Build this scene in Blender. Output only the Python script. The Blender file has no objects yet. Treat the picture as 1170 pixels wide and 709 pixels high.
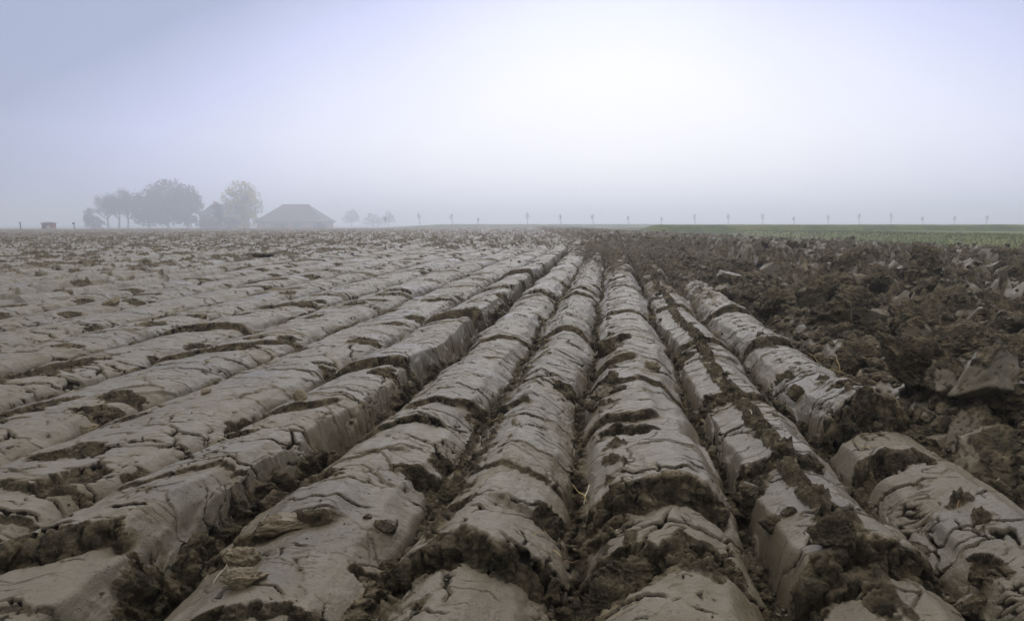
import bpy, bmesh, math, random
import numpy as np
from mathutils import Vector, noise as mnoise

random.seed(7)
RNG = np.random.default_rng(11)
Q = 1.0                                  # mesh density multiplier

scene = bpy.context.scene
COL = scene.collection

# ------------------------------------------------------------------ helpers
def sstep(a, b, x):
    t = np.clip((x - a) / (b - a), 0.0, 1.0)
    return t * t * (3 - 2 * t)

def hsh(ix, iy, seed):
    h = (ix.astype(np.int64) * 374761393 + iy.astype(np.int64) * 668265263 + int(seed) * 2147483647) & 0xFFFFFFFF
    h = ((h ^ (h >> 13)) * 1274126177) & 0xFFFFFFFF
    h = ((h ^ (h >> 16)) * 2246822519) & 0xFFFFFFFF
    h = h ^ (h >> 15)
    return h

def h01(ix, iy, seed):
    return (hsh(ix, iy, seed) & 0xFFFFFF).astype(np.float32) / np.float32(0xFFFFFF)

def perlin(x, y, seed=0):
    """2D gradient noise, about -1..1"""
    fx, fy = np.floor(x), np.floor(y)
    ix, iy = fx.astype(np.int64), fy.astype(np.int64)
    dx, dy = (x - fx).astype(np.float32), (y - fy).astype(np.float32)
    u = dx * dx * dx * (dx * (dx * 6 - 15) + 10)
    v = dy * dy * dy * (dy * (dy * 6 - 15) + 10)
    def g(a, b):
        ang = h01(ix + a, iy + b, seed) * np.float32(2 * math.pi)
        return np.cos(ang) * (dx - a) + np.sin(ang) * (dy - b)
    n0 = g(0, 0) * (1 - u) + g(1, 0) * u
    n1 = g(0, 1) * (1 - u) + g(1, 1) * u
    return (n0 * (1 - v) + n1 * v) * np.float32(1.5)

def fbm(x, y, seed=0, oct=3, gain=0.5):
    s, a, f, n = 0.0, 1.0, 1.0, 0.0
    for i in range(oct):
        s = s + a * perlin(x * f, y * f, seed + 17 * i)
        n += a; a *= gain; f *= 2.03
    return s / n * 1.3

def worley(x, y, seed=0, full=False):
    fx, fy = np.floor(x), np.floor(y)
    ix, iy = fx.astype(np.int64), fy.astype(np.int64)
    dx, dy = (x - fx).astype(np.float32), (y - fy).astype(np.float32)
    F1 = np.full(dx.shape, 9.0, np.float32); F2 = F1.copy()
    if full:
        cx = np.zeros(dx.shape, np.int64); cy = cx.copy()
        vx = np.zeros(dx.shape, np.float32); vy = vx.copy()
    for a in (-1, 0, 1):
        for b in (-1, 0, 1):
            h = hsh(ix + a, iy + b, seed)
            px = (h & 0xFFFF).astype(np.float32) / 65535 * 0.9 + 0.05 + a - dx
            py = ((h >> 16) & 0xFFFF).astype(np.float32) / 65535 * 0.9 + 0.05 + b - dy
            d = np.sqrt(px * px + py * py)
            m = d < F1
            F2 = np.where(m, F1, np.minimum(F2, d))
            F1 = np.where(m, d, F1)
            if full:
                cx = np.where(m, ix + a, cx); cy = np.where(m, iy + b, cy)
                vx = np.where(m, -px, vx); vy = np.where(m, -py, vy)
    if full:
        return F1, F2, cx, cy, vx, vy
    return F1, F2

def crumble(s, y, seed, amp=1.0, fine=True):
    """lumpy clod relief in metres"""
    w = 0.03
    s2 = s + w * perlin(s / 0.09, y / 0.09, seed + 3)
    y2 = y + w * perlin(s / 0.09, y / 0.09, seed + 4)
    h = 0.062 * (0.55 - worley(s2 / 0.12, y2 / 0.12, seed)[0])
    h = h + 0.050 * (0.5 - worley(s2 / 0.055, y2 / 0.055, seed + 1)[0])
    if fine:
        h = h + 0.034 * (0.5 - worley(s2 / 0.024, y2 / 0.024, seed + 2)[0])
        h = h + 0.009 * perlin(s / 0.010, y / 0.010, seed + 5)
    return h * amp

def grid_mesh(name, P, attrs, mat, flip=False):
    """P (R,C,3) -> mesh data, attrs dict name -> (R,C)"""
    R, C = P.shape[:2]
    idx = np.arange(R * C, dtype=np.int32).reshape(R, C)
    a, b, c, d = idx[:-1, :-1], idx[:-1, 1:], idx[1:, 1:], idx[1:, :-1]
    q = np.stack([a, b, c, d], -1).reshape(-1, 4)
    if flip:
        q = q[:, ::-1]
    return raw_mesh(name, P.reshape(-1, 3), q, attrs, mat)

def raw_mesh(name, V, F, attrs, mat):
    me = bpy.data.meshes.new(name)
    k = F.shape[1]
    me.vertices.add(len(V)); me.vertices.foreach_set('co', np.ascontiguousarray(V, np.float32).ravel())
    me.loops.add(F.size); me.loops.foreach_set('vertex_index', np.ascontiguousarray(F, np.int32).ravel())
    me.polygons.add(len(F)); me.polygons.foreach_set('loop_start', np.arange(0, F.size, k, dtype=np.int32))
    me.update(calc_edges=True)
    for n, A in (attrs or {}).items():
        at = me.attributes.new(n, 'FLOAT', 'POINT')
        at.data.foreach_set('value', np.ascontiguousarray(A, np.float32).ravel())
    if mat:
        me.materials.append(mat)
    return me

def link(name, data, parent=None, loc=None):
    o = bpy.data.objects.new(name, data); COL.objects.link(o)
    if parent: o.parent = parent
    if loc is not None: o.location = loc
    return o

def tag(o, label=None, cat=None, group=None, kind=None):
    if label: o['label'] = label
    if cat: o['category'] = cat
    if group: o['group'] = group
    if kind: o['kind'] = kind
    return o

# ------------------------------------------------------------------ camera
CAM_H = 1.05
F_PX = 830.0                               # focal length in pixels of the 1170 wide photograph
PITCH = math.atan(98.5 / F_PX)
cam_d = bpy.data.cameras.new('camera'); cam = link('camera', cam_d)
cam_d.sensor_width = 36.0; cam_d.lens = 36.0 * F_PX / 1170.0
cam_d.clip_start = 0.05; cam_d.clip_end = 20000
cam.location = (0, 0, CAM_H); cam.rotation_euler = (math.pi / 2 - PITCH, 0, 0)
scene.camera = cam

def ground(px, py, z=0.06):
    """photo pixel -> world x, y on the level z (used to read distances off the photograph)"""
    a, b = (px - 585.0) / F_PX, (354.5 - py) / F_PX
    fy = math.cos(PITCH) + b * math.sin(PITCH)
    fz = -math.sin(PITCH) + b * math.cos(PITCH)
    k = (z - CAM_H) / fz
    return a * k, fy * k

def at(px, Y):
    return (px - 585.0) / F_PX * Y

# ------------------------------------------------------------------ materials
def nodes_of(mat):
    mat.use_nodes = True
    nt = mat.node_tree
    for n in list(nt.nodes): nt.nodes.remove(n)
    return nt

class NB:
    def __init__(s, nt): s.nt = nt
    def n(s, t, **k):
        x = s.nt.nodes.new(t)
        for a, v in k.items(): setattr(x, a, v)
        return x
    def l(s, a, b): s.nt.links.new(a, b)
    def attr(s, name):
        return s.n('ShaderNodeAttribute', attribute_name=name).outputs['Fac']
    def coord(s, scale=(1, 1, 1)):
        tc = s.n('ShaderNodeTexCoord'); mp = s.n('ShaderNodeMapping')
        mp.inputs['Scale'].default_value = scale
        s.l(tc.outputs['Object'], mp.inputs['Vector'])
        return mp.outputs['Vector']
    def pos(s, scale=(1, 1, 1)):
        g = s.n('ShaderNodeNewGeometry'); mp = s.n('ShaderNodeMapping')
        mp.inputs['Scale'].default_value = scale
        s.l(g.outputs['Position'], mp.inputs['Vector'])
        return mp.outputs['Vector']
    def noise(s, vec, scale, detail=4, rough=0.55):
        x = s.n('ShaderNodeTexNoise'); s.l(vec, x.inputs['Vector'])
        x.inputs['Scale'].default_value = scale; x.inputs['Detail'].default_value = detail
        x.inputs['Roughness'].default_value = rough
        return x.outputs['Fac']
    def ramp(s, fac, stops):
        x = s.n('ShaderNodeValToRGB'); s.l(fac, x.inputs['Fac'])
        e = x.color_ramp.elements
        while len(e) < len(stops): e.new(0.5)
        for i, (p, c) in enumerate(stops):
            e[i].position = p; e[i].color = (c[0], c[1], c[2], 1)
        return x.outputs['Color']
    def mix(s, fac, a, b, mode='MIX'):
        x = s.n('ShaderNodeMix', data_type='RGBA', blend_type=mode)
        for sock, v in ((x.inputs[0], fac), (x.inputs[6], a), (x.inputs[7], b)):
            if isinstance(v, (int, float)): sock.default_value = v
            elif isinstance(v, tuple): sock.default_value = (v[0], v[1], v[2], 1)
            else: s.l(v, sock)
        return x.outputs[2]
    def math(s, op, a, b=0.0, clamp=False):
        x = s.n('ShaderNodeMath', operation=op, use_clamp=clamp)
        for sock, v in ((x.inputs[0], a), (x.inputs[1], b)):
            if isinstance(v, (int, float)): sock.default_value = v
            else: s.l(v, sock)
        return x.outputs[0]
    def maprange(s, v, a, b, c=0.0, d=1.0):
        x = s.n('ShaderNodeMapRange'); s.l(v, x.inputs[0])
        for i, q in enumerate((a, b, c, d)): x.inputs[i + 1].default_value = q
        return x.outputs[0]
    def bump(s, h, dist, strength=1.0, normal=None):
        x = s.n('ShaderNodeBump'); s.l(h, x.inputs['Height'])
        x.inputs['Distance'].default_value = dist; x.inputs['Strength'].default_value = strength
        if normal: s.l(normal, x.inputs['Normal'])
        return x.outputs['Normal']
    def out(s, color, rough, normal=None, spec=0.5):
        p = s.n('ShaderNodeBsdfPrincipled'); o = s.n('ShaderNodeOutputMaterial')
        for sock, v in ((p.inputs['Base Color'], color), (p.inputs['Roughness'], rough), (p.inputs['Specular IOR Level'], spec)):
            if isinstance(v, (int, float)): sock.default_value = v
            elif isinstance(v, tuple): sock.default_value = (v[0], v[1], v[2], 1)
            else: s.l(v, sock)
        if normal: s.l(normal, p.inputs['Normal'])
        s.l(p.outputs[0], o.inputs['Surface'])
        return p

def soil_material():
    m = bpy.data.materials.new('ploughed_clay'); b = NB(nodes_of(m))
    v = b.pos()
    crumb, tint, crust = b.attr('crumb'), b.attr('tint'), b.attr('crust')
    n_big, n_mid, n_fine = b.noise(v, 2.2, 5), b.noise(v, 17, 6, 0.6), b.noise(v, 150, 5, 0.65)
    streak = b.noise(b.pos((60, 7, 60)), 1.0, 4, 0.6)
    clay = b.ramp(n_big, [(0.30, (0.083, 0.064, 0.034)), (0.5, (0.116, 0.092, 0.052)), (0.70, (0.144, 0.119, 0.075))])
    clay = b.mix(b.maprange(n_mid, 0.35, 0.7), clay, b.mix(0.55, clay, (0.115, 0.088, 0.054)))
    clay = b.mix(b.math('MULTIPLY', b.maprange(tint, 0.0, 1.0), 0.55), clay, (0.150, 0.130, 0.098))
    clay = b.mix(b.math('MULTIPLY', b.maprange(streak, 0.52, 0.75), 0.35), clay, (0.100, 0.080, 0.055))
    damp = b.maprange(b.noise(v, 1.4, 4, .6), .52, .66)
    clay = b.mix(b.math('MULTIPLY', damp, .75), clay, (0.078, 0.062, 0.041))
    # specks of crumbs and pale grit lying on the slab
    speck = b.noise(v, 60, 3, 0.7)
    clay = b.mix(b.math('MULTIPLY', b.maprange(speck, 0.62, 0.70), 0.6), clay, (0.075, 0.058, 0.040))
    grit = b.noise(b.pos((1.3, 1, 1)), 95, 2, 0.5)
    clay = b.mix(b.math('MULTIPLY', b.maprange(grit, 0.74, 0.80), 0.6), clay, (0.36, 0.31, 0.24))
    soil = b.ramp(n_mid, [(0.32, (0.034, 0.025, 0.014)), (0.5, (0.108, 0.082, 0.046)), (0.70, (0.25, 0.195, 0.115))])
    soil = b.mix(b.maprange(n_fine, 0.55, 0.78), soil, (0.215, 0.172, 0.115))
    moss = b.noise(v, 5.5, 4)
    soil = b.mix(b.math('MULTIPLY', b.maprange(moss, 0.56, 0.70), 0.4), soil, (0.060, 0.064, 0.026))
    tan = b.ramp(n_mid, [(0.3, (0.15, 0.110, 0.058)), (0.7, (0.29, 0.225, 0.13))])
    frac = b.math('ADD', crumb, b.math('MULTIPLY', b.math('SUBTRACT', n_fine, 0.5), 0.9))
    col = b.mix(b.maprange(frac, 0.22, 0.78), clay, soil)
    col = b.mix(b.math('MULTIPLY', crust, b.maprange(n_fine, 0.30, 0.55)), col, tan)
    crack_shade = b.attr('crack_shade')  # crack mask: the shade deep in the cracks, painted into the colour as near-black
    col = b.mix(b.maprange(b.math('ADD', crack_shade, b.math('MULTIPLY', b.math('SUBTRACT', n_fine, .5), .5)), 0.30, 0.62), col, (0.036, 0.027, 0.016))
    rough = b.maprange(crumb, 0.2, 0.7, 0.46, 0.97)
    rough = b.math('ADD', rough, b.math('MULTIPLY', b.math('SUBTRACT', n_mid, 0.5), 0.6), True)
    rough = b.math('SUBTRACT', rough, b.math('MULTIPLY', damp, b.maprange(crumb, .1, .5, .17, 0.0)), True)
    h = b.math('ADD', b.math('MULTIPLY', n_fine, b.maprange(crumb, 0.1, 0.7, 0.6, 1.0)), b.math('MULTIPLY', streak, 0.28))
    h = b.math('ADD', h, b.math('MULTIPLY', b.maprange(speck, 0.60, 0.75), 0.5))
    nrm = b.bump(h, 0.007, 0.9)
    n_cr = b.noise(v, 55, 6, 0.75)
    vor = b.n('ShaderNodeTexVoronoi'); vor.inputs['Scale'].default_value = 70; b.l(v, vor.inputs['Vector'])
    hc = b.math('SUBTRACT', n_cr, b.math('MULTIPLY', vor.outputs['Distance'], 0.7))
    nrm = b.bump(b.math('MULTIPLY', hc, b.maprange(crumb, 0.3, 0.7)), 0.028, 1.0, nrm)
    p = b.out(col, rough, nrm, 0.30)
    return m

def simple_material(name, c1, c2, scale=3.0, rough=0.85, bump=0.02, spec=0.3, stretch=(1, 1, 1)):
    m = bpy.data.materials.new(name); b = NB(nodes_of(m))
    v = b.coord(stretch)
    n = b.noise(v, scale, 5, 0.6)
    col = b.ramp(n, [(0.3, c1), (0.7, c2)])
    b.out(col, rough, b.bump(n, bump, 0.7), spec)
    return m

def leaf_material(name, c1, c2, scale=0.5):
    m = bpy.data.materials.new(name); b = NB(nodes_of(m))
    v = b.coord()
    n1, n2 = b.noise(v, scale, 3), b.noise(v, scale * 9, 3)
    n = b.math('ADD', b.math('MULTIPLY', n1, 0.6), b.math('MULTIPLY', n2, 0.4))
    col = b.ramp(n, [(0.36, c1), (0.62, c2)])
    b.out(col, 0.85, None, 0.2)
    return m

SOIL = soil_material()

# ------------------------------------------------------------------ the lie of the land
S0 = 114.0 / F_PX * math.cos(PITCH)
def c_of(y):
    """sideways run of the furrows (they bend a little to the left far off)"""
    y = np.asarray(y, np.float64)
    yy = np.linspace(0, 260, 2601)
    sl = S0 + (0.012 - S0) * sstep(11, 42, yy)
    cc = np.concatenate([[0], np.cumsum((sl[1:] + sl[:-1]) / 2 * 0.1)])
    return np.interp(y, yy, cc)

def x_edge(y):                                  # right border of the field
    return 13.7 - 0.022 * y
def y_end(x):                                   # far border of the field
    return 150.0 + 38.0 * sstep(-75, 5, x)
def z_land(x, y):
    z = 0.15 * sstep(4, 16, y) * sstep(9, -1, x - 0.1 * y)
    z = z - 0.22 * sstep(25, 100, y) * sstep(0, -50, x)
    z = z + 0.05 * sstep(60, 140, y) * sstep(-30, 0, x)
    z = z + 0.05 * sstep(30, 120, y) * perlin(x / 14.0, y / 40.0, 91)
    return z

# ------------------------------------------------------------------ furrow slices
GUL = [-6.75, -6.05, -5.35, -4.6, -3.9, -3.15, -2.44, -1.76, -1.17, -0.61, -0.12, 0.45, 0.92, 1.42, 1.97, 2.55]
LOW = [(0, .02), (.04, .07), (.14, .105), (.4, .135), (.7, .145), (.88, .125), (.96, .085), (1, .03)]
PROF = {
    'low': LOW,
    'A': [(0, -.04), (.08, .08), (.25, .145), (.5, .18), (.74, .190), (.84, .168), (.89, .085), (.935, -.02), (1, -.09)],
    'B': [(0, -.12), (.03, -.02), (.10, .07), (.3, .14), (.55, .165), (.8, .13), (.95, .06), (1, -.03)],
    'C': [(0, -.03), (.04, .06), (.16, .115), (.36, .175), (.47, .195), (.6, .18), (.82, .125), (.95, .05), (1, -.06)],
    'D': [(0, -.03), (.04, .07), (.16, .135), (.38, .185), (.55, .20), (.74, .175), (.9, .09), (.97, .0), (1, -.10)],
    'E': [(0, -.08), (.03, .05), (.08, .13), (.30, .17), (.45, .19), (.62, .185), (.84, .12), (.95, .03), (1, -.10)],
    'F': [(0, -.06), (.05, .05), (.16, .14), (.35, .19), (.55, .20), (.75, .16), (.92, .05), (1, -.12)],
}
def prof(key, t):
    xs, zs = zip(*PROF[key])
    tt = np.linspace(0, 1, 401)
    z = np.interp(tt, xs, zs)
    kw = 13 if key == 'A' else 25
    k = np.exp(-np.linspace(-2, 2, kw) ** 2); k /= k.sum()
    zp = np.convolve(np.pad(z, kw // 2, mode='edge'), k, 'valid')
    return np.interp(t, tt, zp)

def to_ridge(px, py, i, z=0.13):
    x, y = ground(px, py, z)
    u = x - float(c_of(y))
    return y, (u - GUL[i]) / (GUL[i + 1] - GUL[i])

# hand-read features of the near slices: ('step', px, py, height, t0, t1)   the far piece stands `height` above the near one
#                                        ('pit', px, py, len_y, len_t, depth)
FEAT = {
    6: [('pit', 190, 540, .10, .22, .05), ('pit', 285, 478, .16, .14, .05), ('pit', 75, 520, .12, .2, .04), ('step', 130, 560, .02, -.1, 1.1),
        ('step', 60, 590, .015, .0, 1.1)],
    4: [('pit', 45, 425, .45, .30, .06), ('pit', 30, 388, .4, .2, .05), ('step', 150, 380, .05, -.1, 1.1)],
    5: [('pit', 120, 386, .3, .14, .05), ('step', 160, 410, .03, -.1, 1.1), ('pit', 30, 470, .2, .15, .03)],
    7: [('step', 150, 640, .055, -.1, .8), ('pit', 215, 672, .13, .20, .11), ('pit', 60, 650, .05, .2, .05), ('step', 395, 428, .045, -.1, 1.1),
        ('step', 345, 474, .025, -.1, .7), ('step', 492, 372, .07, -.1, 1.1), ('step', 260, 560, .012, .2, 1.1), ('step', 565, 322, .07, -.1, 1.1)],
    8: [('step', 355, 606, .030, .0, .62), ('pit', 487, 540, .085, .20, .10), ('pit', 452, 645, .06, .17, .07), ('step', 470, 470, .02, .3, 1.1),
        ('pit', 560, 465, .12, .2, .05), ('step', 420, 690, .02, .4, 1.0), ('step', 630, 342, .05, -.1, 1.1), ('step', 560, 392, .02, -.1, 1.1)],
    9: [('step', 560, 655, .060, -.1, 1.1), ('pit', 470, 665, .10, .20, .06), ('pit', 566, 476, .15, .16, .07), ('step', 640, 385, .035, -.1, .9),
        ('step', 600, 470, .02, -.1, .5), ('step', 590, 555, .012, .2, 1.1), ('pit', 535, 530, .18, .12, .06), ('step', 655, 345, .03, -.1, 1.1),
        ('pit', 625, 600, .08, .14, .04)],
    10: [('step', 765, 592, .070, .05, .85), ('pit', 715, 512, .10, .22, .11), ('step', 720, 492, .03, .0, .6), ('pit', 694, 396, .20, .26, .11),
         ('pit', 690, 445, .13, .14, .07), ('step', 700, 420, .035, .0, .5), ('pit', 690, 668, .14, .30, .07), ('step', 650, 600, .03, -.1, .3),
         ('step', 720, 365, .025, -.1, 1.1), ('pit', 790, 660, .12, .20, .035), ('step', 740, 450, .018, .2, 1.1)],
    11: [('step', 885, 548, .035, -.1, .7), ('step', 950, 662, .060, -.1, 1.1), ('step', 860, 470, .025, -.1, .8), ('pit', 905, 690, .07, .28, .08),
         ('step', 800, 400, .03, -.1, 1.1), ('step', 775, 360, .035, -.1, 1.1)],
    13: [('step', 1075, 500, .10, -.1, 1.1), ('pit', 1100, 530, .15, .4, .10), ('step', 1040, 420, .08, -.1, 1.1), ('pit', 1060, 440, .2, .4, .09)],
    14: [('step', 1110, 440, .10, -.1, 1.1), ('pit', 1130, 460, .2, .4, .1)],
    12: [('step', 975, 497, .15, -.1, 1.1), ('pit', 1010, 540, .11, .42, .12), ('step', 900, 400, .05, -.1, 1.1),
         ('step', 870, 365, .06, -.1, 1.1)],
}
#            key, crumb bands (t0, t1, amount), plate roughness, how many short pull cracks
STYLE = [('low', [], .9, .5)] * 6 + [
    ('low', [], .8, .5),
    ('A', [(.905, 1.1, .85)], .8, .6),
    ('B', [(.95, 1.1, .9), (-.1, .0, .6)], .7, .7),
    ('C', [(-.1, .06, .9), (.06, .34, .36), (.36, .46, .34), (.97, 1.1, .8)], .8, 1.2),
    ('D', [(-.1, .06, 1.0), (.12, .36, .34), (.97, 1.1, .8)], .8, 1.2),
    ('E', [(-.1, .02, .9), (.28, .50, .56), (.95, 1.1, .9)], .8, 1.0),
    ('F', [(-.1, .04, .9), (.25, .5, .33), (.86, 1.1, .8)], 1.0, 1.0),
    ('F', [(-.1, .10, .9), (.25, .6, .40), (.8, 1.1, .9)], 1.4, 1.0),
    ('E', [(-.1, .10, .9), (.2, .6, .42), (.8, 1.1, .9)], 1.5, 1.0),
]
CHAOS = {8: 17, 9: 12, 10: 10.5, 11: 7.5, 12: 7.0, 13: 3.6, 14: 2.6}
def gully(i, y):
    return GUL[i] + .045 * perlin(y / 1.5, np.full_like(y, 3.1 * i), 33) + .024 * perlin(y / .42, np.full_like(y, 5.3 * i), 34)
Y_NEAR0, Y_NEAR1 = 1.35, 25.0
HREF = {}

def arc_table(i):
    """t -> length along the slice's cross-section"""
    w = GUL[i + 1] - GUL[i]
    tt = np.linspace(-.06, 1.06, 1200); z = prof(STYLE[i][0], np.clip(tt, 0, 1))
    L = np.concatenate([[0], np.cumsum(np.hypot(np.diff(tt) * w, np.diff(z)))])
    return tt, L

def slice_surface(i, ys, ts, detail=1.0):
    """base + displacement of slice i on the grid ys x ts -> P, crumb, tint, crust"""
    key, bands, rough, pull = STYLE[i]
    gL, gR = GUL[i], GUL[i + 1]; w = gR - gL
    y, t = np.meshgrid(ys, ts, indexing='ij')
    y = y.astype(np.float64); s = np.interp(t, *arc_table(i))
    sd = 100 * i + 5
    ns = s + i * 3.7                                         # decorrelate neighbouring slices
    tw = t + 0.06 * perlin(ns / .5, y / .7, sd) + .035 * perlin(ns / .13, y / .16, sd + 1)
    z = prof(key, np.clip(tw, 0, 1))
    swell = 1 + .13 * perlin(y / 1.3, 0 * y + i * 9.1, sd + 2) + .05 * perlin(ns / .3, y / .4, sd + 31)
    z = np.where(z > 0, z * swell, z)
    inside = sstep(-.02, .10, t) * sstep(1.02, .90, t)
    crumb = np.zeros_like(z); crust = np.zeros_like(z); disp = np.zeros_like(z); ck = np.zeros_like(z)
    busy = .38 + .62 * sstep(-.15, .35, perlin(y / .75, y * 0 + 2.7 * i + .5, sd + 90) + .35 * perlin(ns / .4, y / .4, sd + 91))
    # --- snapped slabs: every break lifts the far piece over the near one
    rng = np.random.default_rng(900 + i)
    steps = []
    for f in FEAT.get(i, []):
        if f[0] == 'step':
            yy, tt = to_ridge(f[1], f[2], i)
            steps.append((yy - 0.02, f[3], f[4], f[5], .10 * rng.uniform(-.5, 1), tt, rng.uniform(.5, 1.1)))
    hand = [q[0] for q in steps]
    yy = 1.0
    while yy < 26:
        yy += rng.choice([rng.uniform(.15, .5), rng.uniform(.6, 2.2)]) * (1.0 if i < 7 else 1.1)
        if any(abs(yy - q) < .25 for q in hand):
            continue
        a = rng.uniform(-.1, .6); bb = min(1.1, a + rng.uniform(.35, 1.0))
        hh = (.003 + .028 * rng.random() ** 2.4) * rough * (1.6 if yy > 7 else 1.0) * (.7 if i < 7 else 1.0)
        steps.append((yy, hh, a, bb, rng.uniform(-.10, .22), rng.uniform(.3, .7), rng.uniform(.35, .9)))
    jag = .055 * fbm(ns / .11, y / 4.0 + 7, sd + 3, 4, .62)
    jag2 = .030 * fbm(ns / .06, y / .20 + 7, sd + 13, 3, .6)
    for (y0, hh, t0, t1, arc, tc, L) in steps:
        r0, r1 = np.searchsorted(ys, y0 - .5), np.searchsorted(ys, y0 + 3.2 * L + .3)
        if r1 - r0 < 2: continue
        sl = slice(r0, r1)
        d = y[sl] - (y0 + arc * ((t[sl] - tc) * 2) ** 2 * w / .57 + jag[sl] + jag2[sl] + .30 * w * (t[sl] - tc) * (1 if i < 9 else -.2))
        m = sstep(t0 - .06, t0 + .06, t[sl]) * sstep(t1 + .06, t1 - .06, t[sl])
        face = max(.005 + .38 * abs(hh), .0016 * y0)
        if hh > 0:
            up = sstep(-face, face, d) * np.exp(-np.maximum(d, 0) / L)
            dn = -.45 * sstep(-.14, -.01, d) * (1 - sstep(-face, face, d))
            z[sl] += hh * m * up + hh * m * dn
            big = min(1.0, hh / .035)
            if y0 not in hand and rng.random() < .6: big *= .25        # a clean ledge without loose crumbs
            wid = .006 + .50 * hh
            c = sstep(-wid * 1.25, -wid * .5, d) * (1 - sstep(.2 * face, .004 + face, d)) * m
            crumb[sl] = np.maximum(crumb[sl], c * (.10 + .90 * min(1, big * 2.2)))
            disp[sl] -= c * .006
            cr = sstep(.0, .006, d) * (1 - sstep(.012, .035, d)) * m * big
            crust[sl] = np.maximum(crust[sl], cr * .55)
        else:
            z[sl] += -hh * m * (1 - sstep(-face, face, d)) * np.exp(np.minimum(d, 0) / 1.2)
    # --- pits where the slab broke out
    for f in FEAT.get(i, []):
        if f[0] == 'pit':
            yy, tt = to_ridge(f[1], f[2], i)
            r = np.sqrt(((y - yy) / f[3]) ** 2 + ((t - tt) / f[4]) ** 2) + .35 * fbm(ns / .08, y / .09, sd + 61, 3)
            k = sstep(1.08, .92, r)
            z -= f[5] * k
            crumb = np.maximum(crumb, sstep(1.16, 1.0, r))
    for _ in range(16 if i > 6 else 34):                                       # smaller ones anywhere
        yy = rng.uniform(1.5, 24); tt = rng.choice([rng.uniform(0, .25), rng.uniform(.75, 1), rng.uniform(.2, .8)])
        ly, lt, dp = rng.uniform(.04, .11) * (1 + yy / 14), rng.uniform(.08, .2), rng.uniform(.02, .05)
        r0, r1 = np.searchsorted(ys, yy - 2 * ly), np.searchsorted(ys, yy + 2 * ly)
        sl = slice(r0, r1)
        if r1 - r0 < 2: continue
        r = np.sqrt(((y[sl] - yy) / ly) ** 2 + ((t[sl] - tt) / lt) ** 2) + .45 * fbm(ns[sl] / .07, y[sl] / .08, sd + 62, 3)
        z[sl] -= dp * sstep(1.06, .9, r)
        crumb[sl] = np.maximum(crumb[sl], sstep(1.12, 1.0, r))
    # --- long cracks right across the slab
    yy = 1.2
    while yy < 24:
        yy += rng.uniform(.03, .24) * (1 + yy / 14)
        a = rng.uniform(-.1, .65); bb = a + rng.uniform(.2, .8); arc = rng.uniform(-.10, .14); slope = rng.uniform(-.25, .35) * (1 if i < 9 else -1)
        wd = rng.uniform(.0012, .0036) * (1 + yy / 3.5); dp = rng.uniform(.015, .045)
        r0, r1 = np.searchsorted(ys, yy - .5), np.searchsorted(ys, yy + .5)
        if r1 - r0 < 2: continue
        sl = slice(r0, r1); ph = rng.uniform(0, 90)
        ln = .045 * fbm(ns[sl] / .12, np.full_like(ns[sl], ph), sd + 70, 4, .62)
        d = y[sl] - (yy + arc * ((t[sl] - .5) * 2) ** 2 + slope * (t[sl] - .5) * w + ln)
        m = sstep(a - .03, a + .05, t[sl]) * sstep(bb + .03, bb - .05, t[sl]) * sstep(-.35, .1, perlin(ns[sl] / .13, y[sl] * 0 + ph + 5, sd + 71))
        m = m * sstep(.10, .6, busy[sl])
        c = np.clip(1.25 - np.abs(d) / (wd * (.5 + .5 * busy[sl])) * .75, 0, 1) * m
        disp[sl] -= c * dp
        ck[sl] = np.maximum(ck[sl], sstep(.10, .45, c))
        z[sl] += m * .005 * rng.uniform(.0, 1.6) * sstep(0, wd, d) * np.exp(-np.maximum(d, 0) / .15)
    # --- plates and cracks
    wx, wy = .05 * fbm(ns / .16, y / .16, sd + 4, 3, .6), .05 * fbm(ns / .16, y / .16, sd + 5, 3, .6)
    sk = (.35 if i < 9 else -.25)
    F1, F2, cx, cy, vx, vy = worley((ns + wx) / .34, (y + sk * s + wy) / .21, sd + 6, True)
    r1, r2, r3 = h01(cx, cy, sd + 7), h01(cx, cy, sd + 8), h01(cx, cy, sd + 9)
    z += inside * rough * ((r1 - .5) * .009 + (vx * (r2 - .5) * .013 + vy * (r3 - .5) * .018) * busy)
    edge = F2 - F1
    act = sstep(.0, .40, fbm(ns / .30, y / .26, sd + 10, 2) + .16) * busy
    fat = .014 + .055 * act
    crack = sstep(fat, fat * .35, edge) * act
    disp -= crack * .034
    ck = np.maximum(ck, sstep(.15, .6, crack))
    # hairlines
    G1, G2 = worley((ns + 1.3 * wx) / .17 + 40, (y + sk * s + 1.3 * wy) / .085, sd + 11)
    act2 = sstep(-.05, .35, fbm(ns / .2, y / .2, sd + 12, 2)) * sstep(.2, .6, busy)
    hair = sstep(.060, .015, G2 - G1) * act2
    disp -= hair * .010
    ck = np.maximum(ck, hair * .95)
    # short parallel pull cracks
    sk2 = .55 if i >= 9 else -.2
    p1, p2 = worley((ns + .6 * wx) / .105 + 11, (y + sk2 * s + .5 * wy) / .030, sd + 14)
    act3 = sstep(.22, .6, fbm(ns / .17, y / .22, sd + 15, 2)) * pull * sstep(.2, .7, busy)
    pc = sstep(.14, .04, p2 - p1) * np.clip(act3, 0, 1)
    disp -= pc * .009
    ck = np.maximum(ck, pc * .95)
    # scabs
    sc = fbm(ns / .05, y / .06, sd + 16, 4, .6) + .35 * fbm(ns / .4, y / .4, sd + 17, 2)
    scab = sstep(.60, .72, sc)
    disp -= scab * .006
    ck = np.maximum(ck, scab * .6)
    # crumb bands along the slice
    bn = fbm(ns / .09, y / .11, sd + 18, 4, .6)
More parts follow.
